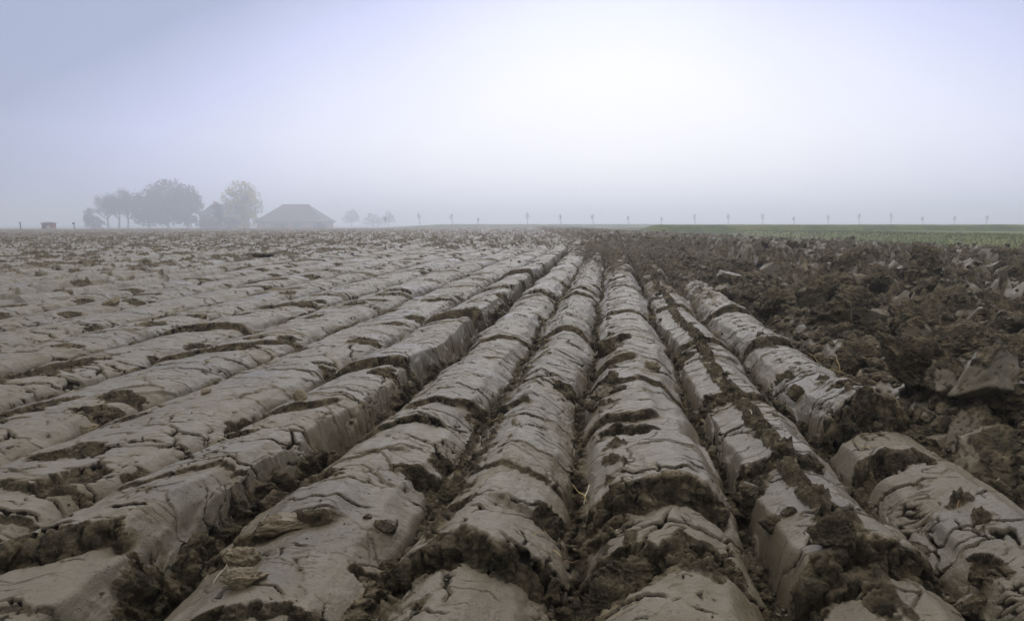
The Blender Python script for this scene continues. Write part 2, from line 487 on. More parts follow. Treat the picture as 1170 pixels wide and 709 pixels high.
    for (a, bb, amt) in bands:
        inb = sstep(a - .05, a + .05, t) * sstep(bb + .05, bb - .05, t)
        bm = sstep(.5, .72, inb * (.35 + .65 * amt) + .42 * bn + .25 * (amt - .5))
        crumb = np.maximum(crumb, bm * inb)
    edge_c = np.maximum(sstep(.03, -.03, t), sstep(.97, 1.03, t))
    crumb = np.maximum(crumb, edge_c)
    if i in CHAOS:                                             # further off the slices fall apart
        ch = sstep(CHAOS[i] - 2.5, CHAOS[i] + 6, y)
        lump = fbm(ns / .22, y / .30, sd + 80, 3, .6)
        crumb = np.maximum(crumb, ch * sstep(.25, -.05, lump + .5 - .9 * ch))
        z += ch * (.12 * lump - .02)
        crumb = np.maximum(crumb, ch * sstep(.0, .3, fbm(ns / .5, y / .9, sd + 81, 2)))
    crumb = np.clip(crumb, 0, 1)
    cr = crumble(ns, y + z * .9, sd + 20)
    soft = crumb
    for _ in range(3):                                         # small patches stay low, broad ones get their full lumps
        for ax in (0, 1):
            soft = (np.roll(soft, 2, ax) + np.roll(soft, 1, ax) + soft + np.roll(soft, -1, ax) + np.roll(soft, -2, ax)) / 5
    wide = sstep(.35, .9, np.minimum(crumb, soft * 1.08))
    disp += cr * wide * (.85 if key != 'low' else .6)
    disp += .0022 * fbm(ns / .03, y / .03, sd + 25, 3) + .004 * fbm(ns / .10, y / .12, sd + 26, 2)
    if key == 'A':                                             # scraped upright side
        up = sstep(.84, .87, t) * sstep(.97, .92, t)
        disp += up * .013 * fbm(y / .05, s / .5, sd + 27, 3) * (1 - .5 * wide)
    # tan dried crust on some rims
    rim = sstep(.15, .4, crumb) * sstep(.75, .45, crumb) * sstep(.25, .6, fbm(ns / .25, y / .3, sd + 28, 2))
    crust = np.clip(np.maximum(crust * sstep(-.1, .35, fbm(ns / .2, y / .25, sd + 29, 2)), rim * .9), 0, 1)
    crumb = np.maximum(crumb, ck)
    # sink the far end into the field sheet
    z = z - .45 * sstep(22.5, 24.6, y)
    gLy, gRy = gully(i, y), gully(i + 1, y)
    x = gLy + t * (gRy - gLy) + c_of(y)
    P = np.stack([x, y, z + z_land(x, y)], -1)
    du = np.gradient(P, axis=1); dv = np.gradient(P, axis=0)
    N = np.cross(du, dv); N /= np.maximum(np.linalg.norm(N, axis=-1, keepdims=True), 1e-9)
    # soften the normals so that displacement does not fold
    for ax in (0, 1):
        N = (np.roll(N, 1, ax) + N + np.roll(N, -1, ax)) / 3
    N /= np.maximum(np.linalg.norm(N, axis=-1, keepdims=True), 1e-9)
    P = P + N * disp[..., None]
    return P, crumb, r1, crust, ck

SLICE_LABEL = {
    0: 'low grey furrow slice furthest left of the separate slices, nearest the misty farm',
    1: 'low grey furrow slice, second of the separate slices from the left',
    2: 'low grey furrow slice, third of the separate slices from the left',
    3: 'low grey furrow slice, fourth of the separate slices from the left',
    4: 'broad flat grey furrow slice, fifth of the separate slices from the left',
    5: 'broad flat cracked furrow slice, second left of the slice with the upright scraped side',
    6: 'broad flat cracked furrow slice, directly left of the slice with the upright scraped side',
    7: 'furrow slice with tall upright scraped right side above a deep dark gully',
    8: 'wide smooth rounded furrow slice with dark broken pits, right of the deep gully',
    9: 'sharp crested furrow slice with slanting cracks, running up the middle',
    10: 'furrow slice with a large crumbly snapped ledge and smooth rounded right side',
    11: 'furrow slice with dark crumbs strewn along its crest, right of the smooth rounded one',
    12: 'snapped furrow slice with blunt broken end among the dark clods at right',
    13: 'broken crumbling furrow slice right of the snapped one with the blunt end',
    14: 'furthest right furrow slice, hardly more than a line of broken clods',
}
# first row needed for each slice (left ones enter the picture further off)
Y_START = [4.8, 4.2, 3.6, 3.0, 2.4, 1.9, 1.45, 1.45, 1.45, 1.45, 1.45, 1.45, 1.45, 1.45, 1.8]
SL_GRID = []
for i in range(15):
    stp = .0017 if i >= 7 else .0021                       # row spacing as a share of the distance, coarser beyond 6 m
    y0_ = Y_START[i]
    if y0_ < 6:
        na = int(math.log(6 / y0_) / stp * Q); nb = int(math.log(Y_NEAR1 / 6) / .0025 * Q)
        ys = np.concatenate([np.exp(np.linspace(math.log(y0_), math.log(6), na, endpoint=False)), np.exp(np.linspace(math.log(6), math.log(Y_NEAR1), nb))])
    else:
        ys = np.exp(np.linspace(math.log(y0_), math.log(Y_NEAR1), int(math.log(Y_NEAR1 / y0_) / .0025 * Q)))
    nc = int((175 if i >= 7 else 105 if i >= 4 else 80) * Q)
    tt_, L_ = arc_table(i); ts = np.interp(np.linspace(0, L_[-1], nc), L_, tt_)
    P, crumb, tint, crust, ck = slice_surface(i, ys, ts)
    SL_GRID.append((ys, ts, P))
    o = link('furrow_slice', grid_mesh('furrow_slice', P, {'crumb': crumb, 'tint': tint, 'crust': crust, 'crack_shade': ck}, SOIL))
    tag(o, SLICE_LABEL[i], 'furrow slice', 'turned furrow slices of grey clay')

# ------------------------------------------------------------------ the field sheet: gully floors near by, all of the ploughing further off
def field_surface(y, x):
    u = x - c_of(y)
    near = sstep(23.6, 21.6, y) * sstep(GUL[0] - .1, GUL[0] + .05, u) * sstep(GUL[-1] + .45, GUL[-1] - .10, u)
    rightness = sstep(.9, 1.8, u - .7 * sstep(10, 4, y) + .6 * perlin(x / 1.5, y / 2.2, 41) + 1.9 * sstep(7, 24, y))
    # gully floor
    deep = .015 + .03 * sstep(-1.9, -2.4, u) - .085 * sstep(-1.5, -1.2, u) * sstep(-.85, -1.0, u)
    zg = deep + crumble(x, y, 300, .9)
    # regular low ridges further off
    wv = .61
    k = u / wv + .22 * perlin(x / 3.0, y / 4.0, 42) + .1 * perlin(x / .7, y / .9, 43)
    fr, ki = k - np.floor(k), np.floor(k).astype(np.int64)
    zr = np.interp(fr, [0, .10, .45, .75, .92, 1.0], [0, .07, .135, .145, .06, 0])
    rr = h01(ki, ki * 0 + 3, 44) * 40
    sp = .9
    ky = (y / sp + rr + .35 * perlin(x / .25, y / .8, 45) + .10 * perlin(x / .08, y / .2, 46) + .25 * (fr - .5))
    fy, kyi = ky - np.floor(ky), np.floor(ky).astype(np.int64)
    hh = h01(ki, kyi, 47); hh = .075 * hh ** 2 + .005
    far1 = sstep(14, 40, y)
    patch0 = sstep(.10, .30, fbm(x / .8, y / 2.6, 151, 4, .65)) * sstep(5, 16, y)
    zr = zr + hh * (1 + far1) * (np.exp(-fy * 2.0) - .3)
    crumb_r = sstep(.90, .97, fy) * sstep(.012, .04, hh) + sstep(.13, .04, fr) * .6 * sstep(-.1, .3, perlin(x / .6, y / 1.2, 48))
    patch = sstep(.42 - .30 * far1, .62 - .22 * far1, fbm(x / .9, y / 1.8, 49, 3, .6))
    patch = np.maximum(patch, sstep(.30, .5, fbm(x / .45, y / 1.2, 150, 3, .6)) * sstep(6, 22, y) * .9)
    patch = np.maximum(patch, sstep(.50, .60, fbm(x / .35, y / .5, 149, 3, .6)))
    crumb_r = np.clip(np.maximum(np.maximum(crumb_r, patch), patch0 * .75), 0, 1)
    rough_r = fbm(x / .35, y / .45, 50, 3) * .02 + crumble(x * .7, y * .7, 51, 1.0) * (.35 + crumb_r * 1.0)
    zr = zr + rough_r * (1 + .8 * far1)
    # broken ground on the right
    a = .62 - worley((x + .2 * perlin(x / .3, y / .3, 52)) / .56, (y + .2 * perlin(x / .3, y / .3, 53)) / .62, 54)[0]
    F1, F2, cx, cy, vx, vy = worley(x / .30 + .3 * perlin(x / .2, y / .2, 55), y / .34, 56, True)
    q1, q2, q3 = h01(cx, cy, 57), h01(cx, cy, 58), h01(cx, cy, 59)
    facet = (q1 - .4) * .14 + vx * (q2 - .5) * .28 + vy * (q3 - .5) * .28
    facet = facet * sstep(.0, .22, F2 - F1)
    zc = .09 + .62 * a + facet * .9 + crumble(x, y, 60, 1.25) + .05 * np.abs(perlin(x / .16, y / .16, 66)) - .03 * np.abs(perlin(x / .06, y / .06, 67)) + .05 * fbm(x / 1.1, y / 1.4, 62, 2)
    slab = sstep(.54, .60, q3) * sstep(.08, .2, F2 - F1)
    crumb_c = np.clip(1 - slab * (.92 - .35 * sstep(-.1, .5, fbm(x / .12, y / .14, 61, 3))), 0, 1)
    zc = zc - slab * crumble(x, y, 60, 1.05)
    zc = zc + (.13 * np.abs(np.sin(math.pi * (u + .12 * perlin(x / .8, y / 1.6, 68)) / .56)) - .07) * sstep(-.35, .25, perlin(x / 1.6, y / 2.6, 69))
    zc = zc - .05 * sstep(20, 45, y)
    # join
    z = zr * (1 - rightness) + zc * rightness
    crumb = crumb_r * (1 - rightness) + crumb_c * rightness
    tint = np.where(rightness > .5, q2, h01(ki, kyi, 63))
    z = z * (1 - near) + zg * near
    crumb = crumb * (1 - near) + near
    crust = sstep(.3, .6, fbm(x / .5, y / .6, 64, 3)) * sstep(.15, .4, crumb) * sstep(.9, .6, crumb)
    # borders
    out = sstep(.1, .9, x - x_edge(y) + .5 * perlin(x / .9, y / 1.7, 65)) + sstep(-2, 4, y - y_end(x))
    z = z * (1 - np.clip(out, 0, 1)) - .35 * np.clip(out, 0, 1)
    return z + z_land(x, y), np.clip(crumb, 0, 1), tint, np.clip(crust, 0, 1)

nr, ncol = int(math.log(205 / 1.25) / .0040 * Q), int(1300 * Q)
FY = np.exp(np.linspace(math.log(1.25), math.log(205), nr))
FT = np.tan(np.radians(np.concatenate([np.linspace(-66, -47.3, 90), np.linspace(-47, 47, ncol), np.linspace(47.3, 66, 90)]))); ncol += 180
yy, tt = np.meshgrid(FY, FT, indexing='ij'); xx = yy * tt
FZ, fc, ft, fcr = field_surface(yy, xx)
field = link('ploughed_field', grid_mesh('ploughed_field', np.stack([xx, yy, FZ], -1), {'crumb': fc, 'tint': ft, 'crust': fcr}, SOIL))
tag(field, 'dark crumbly ploughed soil of the wide field between and beyond the furrow slices', 'field', kind='structure')

def top_z(x, y):
    r = np.interp(math.log(max(y, 1.26)), np.log(FY), np.arange(nr)); c = np.interp(x / y, FT, np.arange(ncol))
    z = FZ[int(r), int(c)]
    for ys, ts, P in SL_GRID:
        if y < ys[0] or y > 22: continue
        rr = np.searchsorted(ys, y); rr = min(rr, len(ys) - 1)
        row = P[rr]
        if row[0, 0] < x < row[-1, 0]:
            cc = np.searchsorted(row[:, 0], x); cc = min(cc, len(ts) - 1)
            z = max(z, row[cc, 2])
    return float(z)
#@@PART2@@
# ------------------------------------------------------------------ loose clods
def clod_proto(seed, sub, smooth=0.5, flat=0.7, faces=13, calm=.32):
    r = random.Random(seed)
    bm = bmesh.new(); bmesh.ops.create_icosphere(bm, subdivisions=sub, radius=1.0)
    planes = []
    for _ in range(faces):
        d = Vector((r.uniform(-1, 1), r.uniform(-1, 1), r.uniform(-1, 1))).normalized()
        planes.append((d, r.uniform(.50, .88), r.random() < smooth))
    off = Vector((r.uniform(0, 50), r.uniform(0, 50), r.uniform(0, 50)))
    sc = (r.uniform(.9, 1.3), r.uniform(.7, 1.0), flat * r.uniform(.8, 1.15))
    V, A = [], []
    for v in bm.verts:
        n = v.co.normalized(); rad = 1.0; face = None
        for d, h, sm in planes:
            k = n.dot(d)
            if k > 1e-3 and h / k < rad:
                rad = h / k; face = sm
        p = n * rad
        rough = 1.0 if not face else calm
        lump = mnoise.noise(n * 2.1 + off) * .16
        c = .55 - mnoise.voronoi(n * 4.2 + off)[0][0]
        c2 = .5 - mnoise.voronoi(n * 9.5 + off)[0][0]
        c3 = mnoise.noise(n * 24 + off)
        rg = .35 - abs(mnoise.noise(n * 3.1 + off * 2)) + .5 * (.3 - abs(mnoise.noise(n * 7.3 + off * 3))) + .28 * (.3 - abs(mnoise.noise(n * 15 + off)))
        c4 = (.5 - mnoise.voronoi(n * 19 + off)[0][0]) * .5 + (.5 - mnoise.voronoi(n * 37 + off * 2)[0][0]) * .28 if sub > 4 else 0
        p = p * (1 + lump * (.4 + .6 * rough) + rough * (.34 * rg + .15 * c2 + .04 * c3 + .10 * c4))
        V.append((p.x * sc[0], p.y * sc[1], p.z * sc[2]))
        patch = mnoise.noise(n * 5 + off * 2)
        A.append(1.0 if not face else min(.9, max(.0, (.28 if calm > .2 else .10) + 1.1 * patch)))
    F = np.array([[q.index for q in f.verts] for f in bm.faces], np.int32)
    bm.free()
    return np.array(V, np.float32), F, np.array(A, np.float32)

PROTO = {}
for k in range(12, 17):                              # tilted slabs with smooth faces
    V, F, A = clod_proto(200 + k, 5, .62, .62, 7, .13)
    PROTO[k] = raw_mesh('soil_clod', V, F, {'crumb': A, 'tint': A * 0 + .4, 'crust': A * 0}, SOIL)
for k in range(12):
    V, F, A = clod_proto(100 + k, (6 if k in (1, 3, 5) else 5) if k < 8 else 4, 0 if k in (1, 3, 5) else .22 if k % 3 else .4, .8)
    PROTO[k] = raw_mesh('soil_clod', V, F, {'crumb': A, 'tint': A * 0 + (k % 5) / 5, 'crust': A * 0}, SOIL)
TAN = []
for k in range(3):
    V, F, A = clod_proto(300 + k, 5, .3, .62)
    TAN.append(raw_mesh('crust_chunk', V, F, {'crumb': A * .35, 'tint': A * 0, 'crust': A * 0 + .6}, SOIL))

def place_clod(data, name, x, y, size, sink=.3, rng=random, z=None, stretch=None):
    o = link(name, data)
    z = top_z(x, y) if z is None else z
    o.location = (x, y, z + size * (.55 - sink))
    o.rotation_euler = (rng.uniform(-.35, .35), rng.uniform(-.35, .35), rng.uniform(0, 6.28))
    o.scale = (size,) * 3 if stretch is None else tuple(size * q for q in stretch)
    return o

# the ones the photograph shows clearly: px, py, half size in m, proto, label
SPECIAL = [
    (345, 473, .045, 'T0', 'tan dried clay chunk lying on the crest of the slice with upright scraped side'),
    (101, 488, .050, 'T1', 'yellowish clay lump with dark rim on the flat slices at far left'),
    (325, 622, .085, 'T2', 'largest ochre clay crust, a long flake across the wide smooth slice'),
    (284, 662, .050, 'T0', 'ochre clay lump with a knobbly end beside the dark gully'),
    (283, 697, .050, 'T1', 'small ochre clay piece at the bottom edge beside the dark gully'),
    (745, 438, .055, 'T2', 'tan clay chunk on the left flank of the crumbly ledge slice, under a dark pit'),
    (693, 412, .085, 3, 'rounded dark clod wedged high in the gully right of the sharp crested slice'),
    (693, 462, .095, 0, 'big smooth rounded grey lump in the gully below the wedged dark clod'),
    (948, 668, .060, 5, 'rounded dark clod at the bottom edge on the crumb strewn slice'),
    (515, 575, .060, 6, 'slab shaped clod leaning in the gully left of the sharp crested slice'),
    (186, 465, .035, 'T1', 'small tan clod by a crack on the flat left slices'),
    (235, 457, .030, 'T0', 'small brown clod by a seam between the flat left slices'),
    (130, 352, .10, 'T1', 'yellow grey clod with black side far out on the left field'),
    (297, 300, .24, 1, 'dark heap like clod far out on the left field below the yellow tree'),
    (850, 318, .18, 14, 'pale pointed slab standing out of the dark clods at right'),
    (1000, 380, .17, 13, 'large smooth grey wedge shaped clod among rough clods right of the stalk tuft'),
    (1085, 425, .21, 1, 'large rough rooty clod at the right edge of the picture'),
    (950, 350, .24, 7, 'large dark rounded clod behind the snapped slice'),
    (880, 356, .20, 6, 'dark mossy clod at the far end of the snapped slice'),
    (1045, 380, .27, 5, 'biggest shaggy brown clod high in the heap at right'),
    (725, 660, .085, 2, 'crumbly brown clod in the gully at the bottom edge'),
    (700, 690, .07, 5, 'dark crumbly clod lowest in the gully at the bottom edge'),
    (1100, 390, .17, 15, 'pale flat topped clod near the right picture edge'),
    (1045, 500, .12, 4, 'rough mossy clod right of the snapped slice end'),
    (1130, 500, .15, 16, 'cracked grey slab clod against the right picture edge'),
]
rs = random.Random(5)
for px, py, size, key, label in SPECIAL:
    x, y = ground(px, py + 3, .10)
    isT = isinstance(key, str)
    o = place_clod(TAN[int(key[1])] if isT else PROTO[key], 'crust_chunk' if isT else 'soil_clod', x, y, size, .30 if isT else .25, rs)
    if label.startswith('dark heap'):
        o.scale = (.40, .34, .11); o.location.z -= .05; o.rotation_euler = (0, 0, 1.0)
    if label.startswith('largest ochre'):
        o.scale = (size * 1.15, size * .5, size * .55); o.rotation_euler = (.15, .1, .42)
    tag(o, label, 'clay crust' if isT else 'clod', 'tan crusts of dried clay' if isT else 'clods singled out by shape')

count = 0
while count < 250:
    r = rs.random()
    if r < .78:                                        # heap on the right
        y = math.exp(rs.uniform(math.log(1.9), math.log(17)))
        u = rs.uniform(1.36, 2.2 + .62 * y)
        x = u + float(c_of(y))
        size = rs.choice([.05, .07, .09, .11, .14, .17, .20]) * rs.uniform(.8, 1.25) * (1.0 if y > 3 else .75)
        label, grp, sink = 'rough dark soil clod lying loose in the broken ground on the right', 'loose clods of the broken ground on the right', .15
    else:                                              # in the gullies
        k = rs.choice([8, 9, 10, 10, 11, 11, 12, 12, 13, 13])
        y = math.exp(rs.uniform(math.log(1.6), math.log(14)))
        x = GUL[k] + rs.gauss(0, .035) + float(c_of(y))
        size = rs.choice([.018, .025, .035, .045]) * rs.uniform(.8, 1.3)
        label, grp, sink = 'small dark soil clod fallen into a gully between two furrow slices', 'small clods fallen into the gullies', .35
    if abs(x) > y * .80 or x > x_edge(y) - .3: continue
    if size > .10: sink = -.02
    o = place_clod(PROTO[rs.choice([1, 3, 5, 12, 13, 14, 15, 16, 0, 6]) if size > .10 else rs.randrange(17)], 'soil_clod', x, y, size, sink, rs)
    if size > .06: o.rotation_euler = (rs.uniform(-.8, .8), rs.uniform(-.8, .8), rs.uniform(0, 6.28))
    tag(o, label, 'clod', grp)
    count += 1

# crumbs nobody could count
def merged(protos, pts, name, mat):
    VV, FF, AA, TT, n = [], [], [], [], 0
    for (x, y, z, s, rz, k) in pts:
        V, F, A = protos[k]
        c, sn = math.cos(rz), math.sin(rz)
        W = np.empty_like(V)
        W[:, 0] = (V[:, 0] * c - V[:, 1] * sn) * s + x; W[:, 1] = (V[:, 0] * sn + V[:, 1] * c) * s + y; W[:, 2] = V[:, 2] * s + z
        VV.append(W); FF.append(F + n); AA.append(A); TT.append(A * 0 + (k * .37) % 1); n += len(V)
    A = np.concatenate(AA)
    return raw_mesh(name, np.concatenate(VV), np.concatenate(FF), {'crumb': A, 'tint': np.concatenate(TT), 'crust': A * 0}, mat)

small = [clod_proto(500 + k, 2, .35, .75) for k in range(8)]
pts = []
while len(pts) < 8000:
    q = rs.random()
    y = math.exp(rs.uniform(math.log(1.5), math.log(60)))
    if q < .72:
        u = rs.uniform(1.36, 2.4 + .75 * y); x = u + float(c_of(y))
        s = rs.uniform(.012, .05) * (1 + min(y, 40) / 22)
    elif q < .985 and y < 22:
        k = rs.choice([7, 8, 8, 9, 9, 10, 10, 11, 11, 12, 12, 13]); x = GUL[k] + rs.gauss(0, .028) + float(c_of(y)); s = rs.uniform(.006, .02)
    else:
        x = rs.uniform(-.75, .5) * y; s = (.0025 + .009 * rs.random() ** 3) * (1 + y / 6)
        if y > 14: s = rs.uniform(.02, .06)
    if abs(x) > .8 * y or x > x_edge(y): continue
    zt = top_z(x, y)
    if .72 <= q < .985 and y < 22 and zt > .055 + float(z_land(np.array([x]), np.array([y]))[0]): continue
    pts.append((x, y, zt + s * .25, s, rs.uniform(0, 6.28), rs.randrange(8)))
o = link('soil_crumbs', merged(small, pts, 'soil_crumbs', SOIL)); o.data.shade_flat()
tag(o, 'fine dark soil crumbs scattered over the slices, gullies and broken ground', 'soil crumbs', kind='stuff')

# ------------------------------------------------------------------ straws and roots
STRAW = simple_material('dry_straw', (.30, .20, .075), (.46, .36, .17), 30, .7, .001)
ROOT = simple_material('dry_root', (.17, .085, .05), (.28, .16, .09), 30, .8, .001)
PALE = simple_material('pale_straw', (.42, .36, .25), (.55, .50, .38), 30, .7, .001)

def tube(pts, r0, r1, sides=5):
    pts = [Vector(p) for p in pts]; V, F = [], []
    for i, p in enumerate(pts):
        t = (pts[min(i + 1, len(pts) - 1)] - pts[max(i - 1, 0)]).normalized()
        a = t.cross(Vector((0, 0, 1)) if abs(t.z) < .9 else Vector((1, 0, 0))).normalized(); b = t.cross(a)
        r = r0 + (r1 - r0) * i / (len(pts) - 1)
        for k in range(sides):
            an = 2 * math.pi * k / sides
            V.append(p + a * math.cos(an) * r + b * math.sin(an) * r)
    for i in range(len(pts) - 1):
        for k in range(sides):
            F.append((i * sides + k, i * sides + (k + 1) % sides, (i + 1) * sides + (k + 1) % sides, (i + 1) * sides + k))
    F.append(tuple(range(sides))[::-1]); F.append(tuple(range((len(pts) - 1) * sides, len(pts) * sides)))
    return V, F

def py_mesh(name, V, F, mats, midx=None):
    me = bpy.data.meshes.new(name); me.from_pydata([tuple(v) for v in V], [], F)
    for m in (mats if isinstance(mats, (list, tuple)) else [mats]): me.materials.append(m)
    me.update()
    return me

def stalk(name, x, y, dx, dy, h, r, mat, label, cat, group, bend=.3, seed=0):
    q = random.Random(seed); z0 = top_z(x, y) - .012; pts = []
    sx, sy = q.uniform(-1, 1) * bend, q.uniform(-1, 1) * bend
    L = math.hypot(math.hypot(dx, dy), h)
    for i in range(11):
        f = i / 10
        w = math.sin(f * math.pi)
        pts.append((dx * f + sx * L * w * .5, dy * f + sy * L * w * .5, h * f ** .8 + L * .06 * math.sin(f * 9 + seed)))
    V, F = tube(pts, r, r * .45)
    o = link(name, py_mesh(name, V, F, mat), loc=(x, y, z0))
    for p in o.data.polygons: p.use_smooth = True
    return tag(o, label, cat, group)

STALKS = [  # px, py of the foot, dx, dy, h, r, mat, label, kind
    (241, 672, .03, .05, .085, .0022, PALE, 'pale straw standing alone in the dark gully at lower left', 'straw'),
    (627, 640, .03, -.08, .02, .0022, STRAW, 'long yellow straw lying down the gully right of the sharp crested slice', 'straw'),
    (632, 668, -.02, .12, .03, .0018, STRAW, 'thin yellow straw at the bottom of the gully near the brown clods', 'straw'),
    (680, 578, .10, .02, .015, .0022, ROOT, 'reddish root lying across the gully beside the crumbly ledge', 'root'),
    (668, 582, .02, .05, .06, .0035, PALE, 'pale grass tuft blade at the foot of the crumbly ledge', 'straw'),
    (672, 583, -.05, .04, .05, .0028, STRAW, 'bent yellow blade beside the pale one at the crumbly ledge', 'straw'),
    (690, 640, .05, .10, .03, .0026, PALE, 'pale straw slanting over the brown crumbs at bottom', 'straw'),
    (716, 676, -.06, .06, .04, .0020, STRAW, 'thin straw sticking out of the lowest crumbly clod', 'straw'),
    (958, 438, -.16, .05, .16, .0040, STRAW, 'leftmost tall yellow stalk of the tuft by the snapped slice', 'stalk'),
    (962, 440, -.02, .05, .17, .0045, STRAW, 'upright middle yellow stalk of the tuft by the snapped slice', 'stalk'),
    (968, 440, .10, .06, .15, .0040, STRAW, 'right leaning yellow stalk of the tuft by the snapped slice', 'stalk'),
    (972, 444, .05, .02, .10, .0038, STRAW, 'short stout yellow stalk of the tuft by the snapped slice', 'stalk'),
    (950, 436, -.10, -.04, .09, .0034, PALE, 'pale drooping stalk at the foot of the tuft', 'stalk'),
    (1098, 672, .10, .02, .02, .0024, ROOT, 'lower of two red roots on the slab at lower right', 'root'),
    (1092, 655, .11, .05, .02, .0022, ROOT, 'upper of two red roots on the slab at lower right', 'root'),
    (1027, 612, .0, .0, .06, .0020, ROOT, 'thin upright root left of the slab at lower right', 'root'),
    (1090, 610, .08, .08, .04, .0024, ROOT, 'curled root among crumbs above the lower right slab', 'root'),
    (1120, 560, .10, .05, .03, .0026, PALE, 'pale root fibre at the right picture edge', 'root'),
    (775, 388, .05, .0, .03, .0055, STRAW, 'yellow stem fragment in the gully left of the crumb strewn slice', 'straw'),
    (760, 352, .05, .02, .03, .0060, STRAW, 'small yellow stem fragment further up that gully', 'straw'),
    (1060, 430, .12, .0, .06, .0035, PALE, 'pale root strand hanging over the large rough clod', 'root'),
    (1035, 375, .14, -.05, .05, .0045, ROOT, 'brown root strand on the biggest shaggy clod', 'root'),
    (380, 335, .14, .02, .04, .0090, STRAW, 'yellow stem fragment far out on the left field', 'straw'),
]
for k, (px, py, dx, dy, h, r, mat, label, nm) in enumerate(STALKS):
    x, y = ground(px, py, .10)
    stalk({'straw': 'straw', 'stalk': 'dry_stalk', 'root': 'root_strand'}[nm], x, y, dx, dy, h, r, mat, label, nm,
          {'straw': 'loose straws on the soil', 'stalk': 'tuft of dry stalks', 'root': 'root strands on the soil'}[nm], .35, k)

for k in range(120):
    y = math.exp(rs.uniform(math.log(1.7), math.log(9))); x = rs.uniform(-.62, .66) * y
    a = rs.uniform(0, 6.28); L = rs.uniform(.02, .09) * (1 + y / 8)
    stalk('straw', x, y, math.cos(a) * L, math.sin(a) * L, rs.uniform(.0, .02), .0011 * (1 + y / 4), rs.choice([STRAW, ROOT, PALE]),
          'short thin straw bit scattered over the ploughed soil', 'straw', 'short straw bits over the soil', .5, 200 + k)

# ------------------------------------------------------------------ grass verge, meadow and dike
def grass_ground():
    m = bpy.data.materials.new('verge_grass'); b = NB(nodes_of(m))
    v = b.coord()
    lng = b.coord((1, .12, 1))
    n1, n2, n3 = b.noise(lng, .22, 4), b.noise(v, 1.6, 5), b.noise(v, 14, 4)
    a = b.math('ADD', b.math('MULTIPLY', n1, .6), b.math('MULTIPLY', n2, .4))
    col = b.ramp(a, [(.38, (.046, .064, .013)), (.48, (.098, .120, .021)), (.57, (.160, .165, .036)), (.66, (.215, .175, .060))])
    col = b.mix(b.maprange(n3, .4, .7), col, (.045, .050, .022))
    b.out(col, .9, b.bump(n3, .06, .8), .15)
    return m
GRASSG = grass_ground()
yv = np.exp(np.linspace(math.log(8), math.log(170), 240)); dv = np.concatenate([np.linspace(-.9, 30, 150), np.linspace(30.5, 190, 110)])
Y, D = np.meshgrid(yv, dv, indexing='ij'); X = x_edge(Y) + D
Zv = .03 + .08 * sstep(-.3, .8, D) + .05 * perlin(X / 1.2, Y / 2.0, 71) + .025 * perlin(X / .3, Y / .4, 72)
Zv = Zv - .55 * sstep(4.5, 8, D + perlin(Y / 9, Y * 0, 73)) * sstep(14, 10, D) + .22 * sstep(11, 15, D) - .10 * sstep(20, 60, D)
VZ = Zv
verge = link('grass_verge', grid_mesh('grass_verge', np.stack([X, Y, Zv], -1), {}, GRASSG))
tag(verge, 'green grass strip with a shallow ditch along the right edge of the field', 'grass verge', kind='structure')

def meadow():
    m = bpy.data.materials.new('meadow_grass'); b = NB(nodes_of(m))
    v = b.coord((.3, 1, 1)); n1, n2 = b.noise(v, .03, 4), b.noise(v, .6, 5)
    a = b.math('ADD', b.math('MULTIPLY', n1, .6), b.math('MULTIPLY', n2, .4))
    col = b.ramp(a, [(.35, (.060, .075, .035)), (.5, (.10, .11, .055)), (.65, (.15, .14, .085))])
    b.out(col, .95, None, .1)
    return m
MEADOW = meadow()
yr = np.concatenate([[-300, -60, -5, .6, 4, 20, 60], np.linspace(100, 320, 60), np.geomspace(340, 9000, 30)])
xr = np.concatenate([-np.geomspace(9000, 330, 22), np.linspace(-300, 300, 90), np.geomspace(330, 9000, 22)])
Y, X = np.meshgrid(yr, xr, indexing='ij')
Zm = -.45 - 1.09 * sstep(120, 350, Y) * sstep(60, -40, X) + .12 * perlin(X / 30, Y / 30, 75) * sstep(60, 120, Y)
mead = link('meadow', grid_mesh('meadow', np.stack([X, Y, Zm], -1), {}, MEADOW))
tag(mead, 'flat pale meadow fading into the fog beyond the ploughed field', 'meadow', kind='structure')

DY = 265.0
xd = np.linspace(-60, 230, 300); dd = np.linspace(-9, 9, 25)
X, D = np.meshgrid(xd, dd, indexing='ij')
Zd = -.6 + (1.62 + .06 * perlin(X / 5, D * 0, 76)) * sstep(8, 2, np.abs(D)) * sstep(-58, -20, X) + .05 * perlin(X / .7, D / .7, 77)
dike = link('grass_dike', grid_mesh('grass_dike', np.stack([X, DY + D, Zd], -1), {}, GRASSG, flip=True))
tag(dike, 'long low dark grass dike along the foggy horizon under the young trees', 'dike', kind='structure')

xd = np.linspace(12, 230, 260); dd = np.linspace(-7, 7, 25)
X, D = np.meshgrid(xd, dd, indexing='ij')
Zd = -.5 + (1.46 + .05 * perlin(X / 3, D * 0, 78)) * sstep(6, 1.5, np.abs(D)) * sstep(12, 17, X) + .04 * perlin(X / .5, D / .5, 79)
bank = link('grass_bank', grid_mesh('grass_bank', np.stack([X, 84 + D * .6, Zd], -1), {}, GRASSG, flip=True))
tag(bank, 'dark grass bank closing off the green verge at right', 'bank', kind='structure')

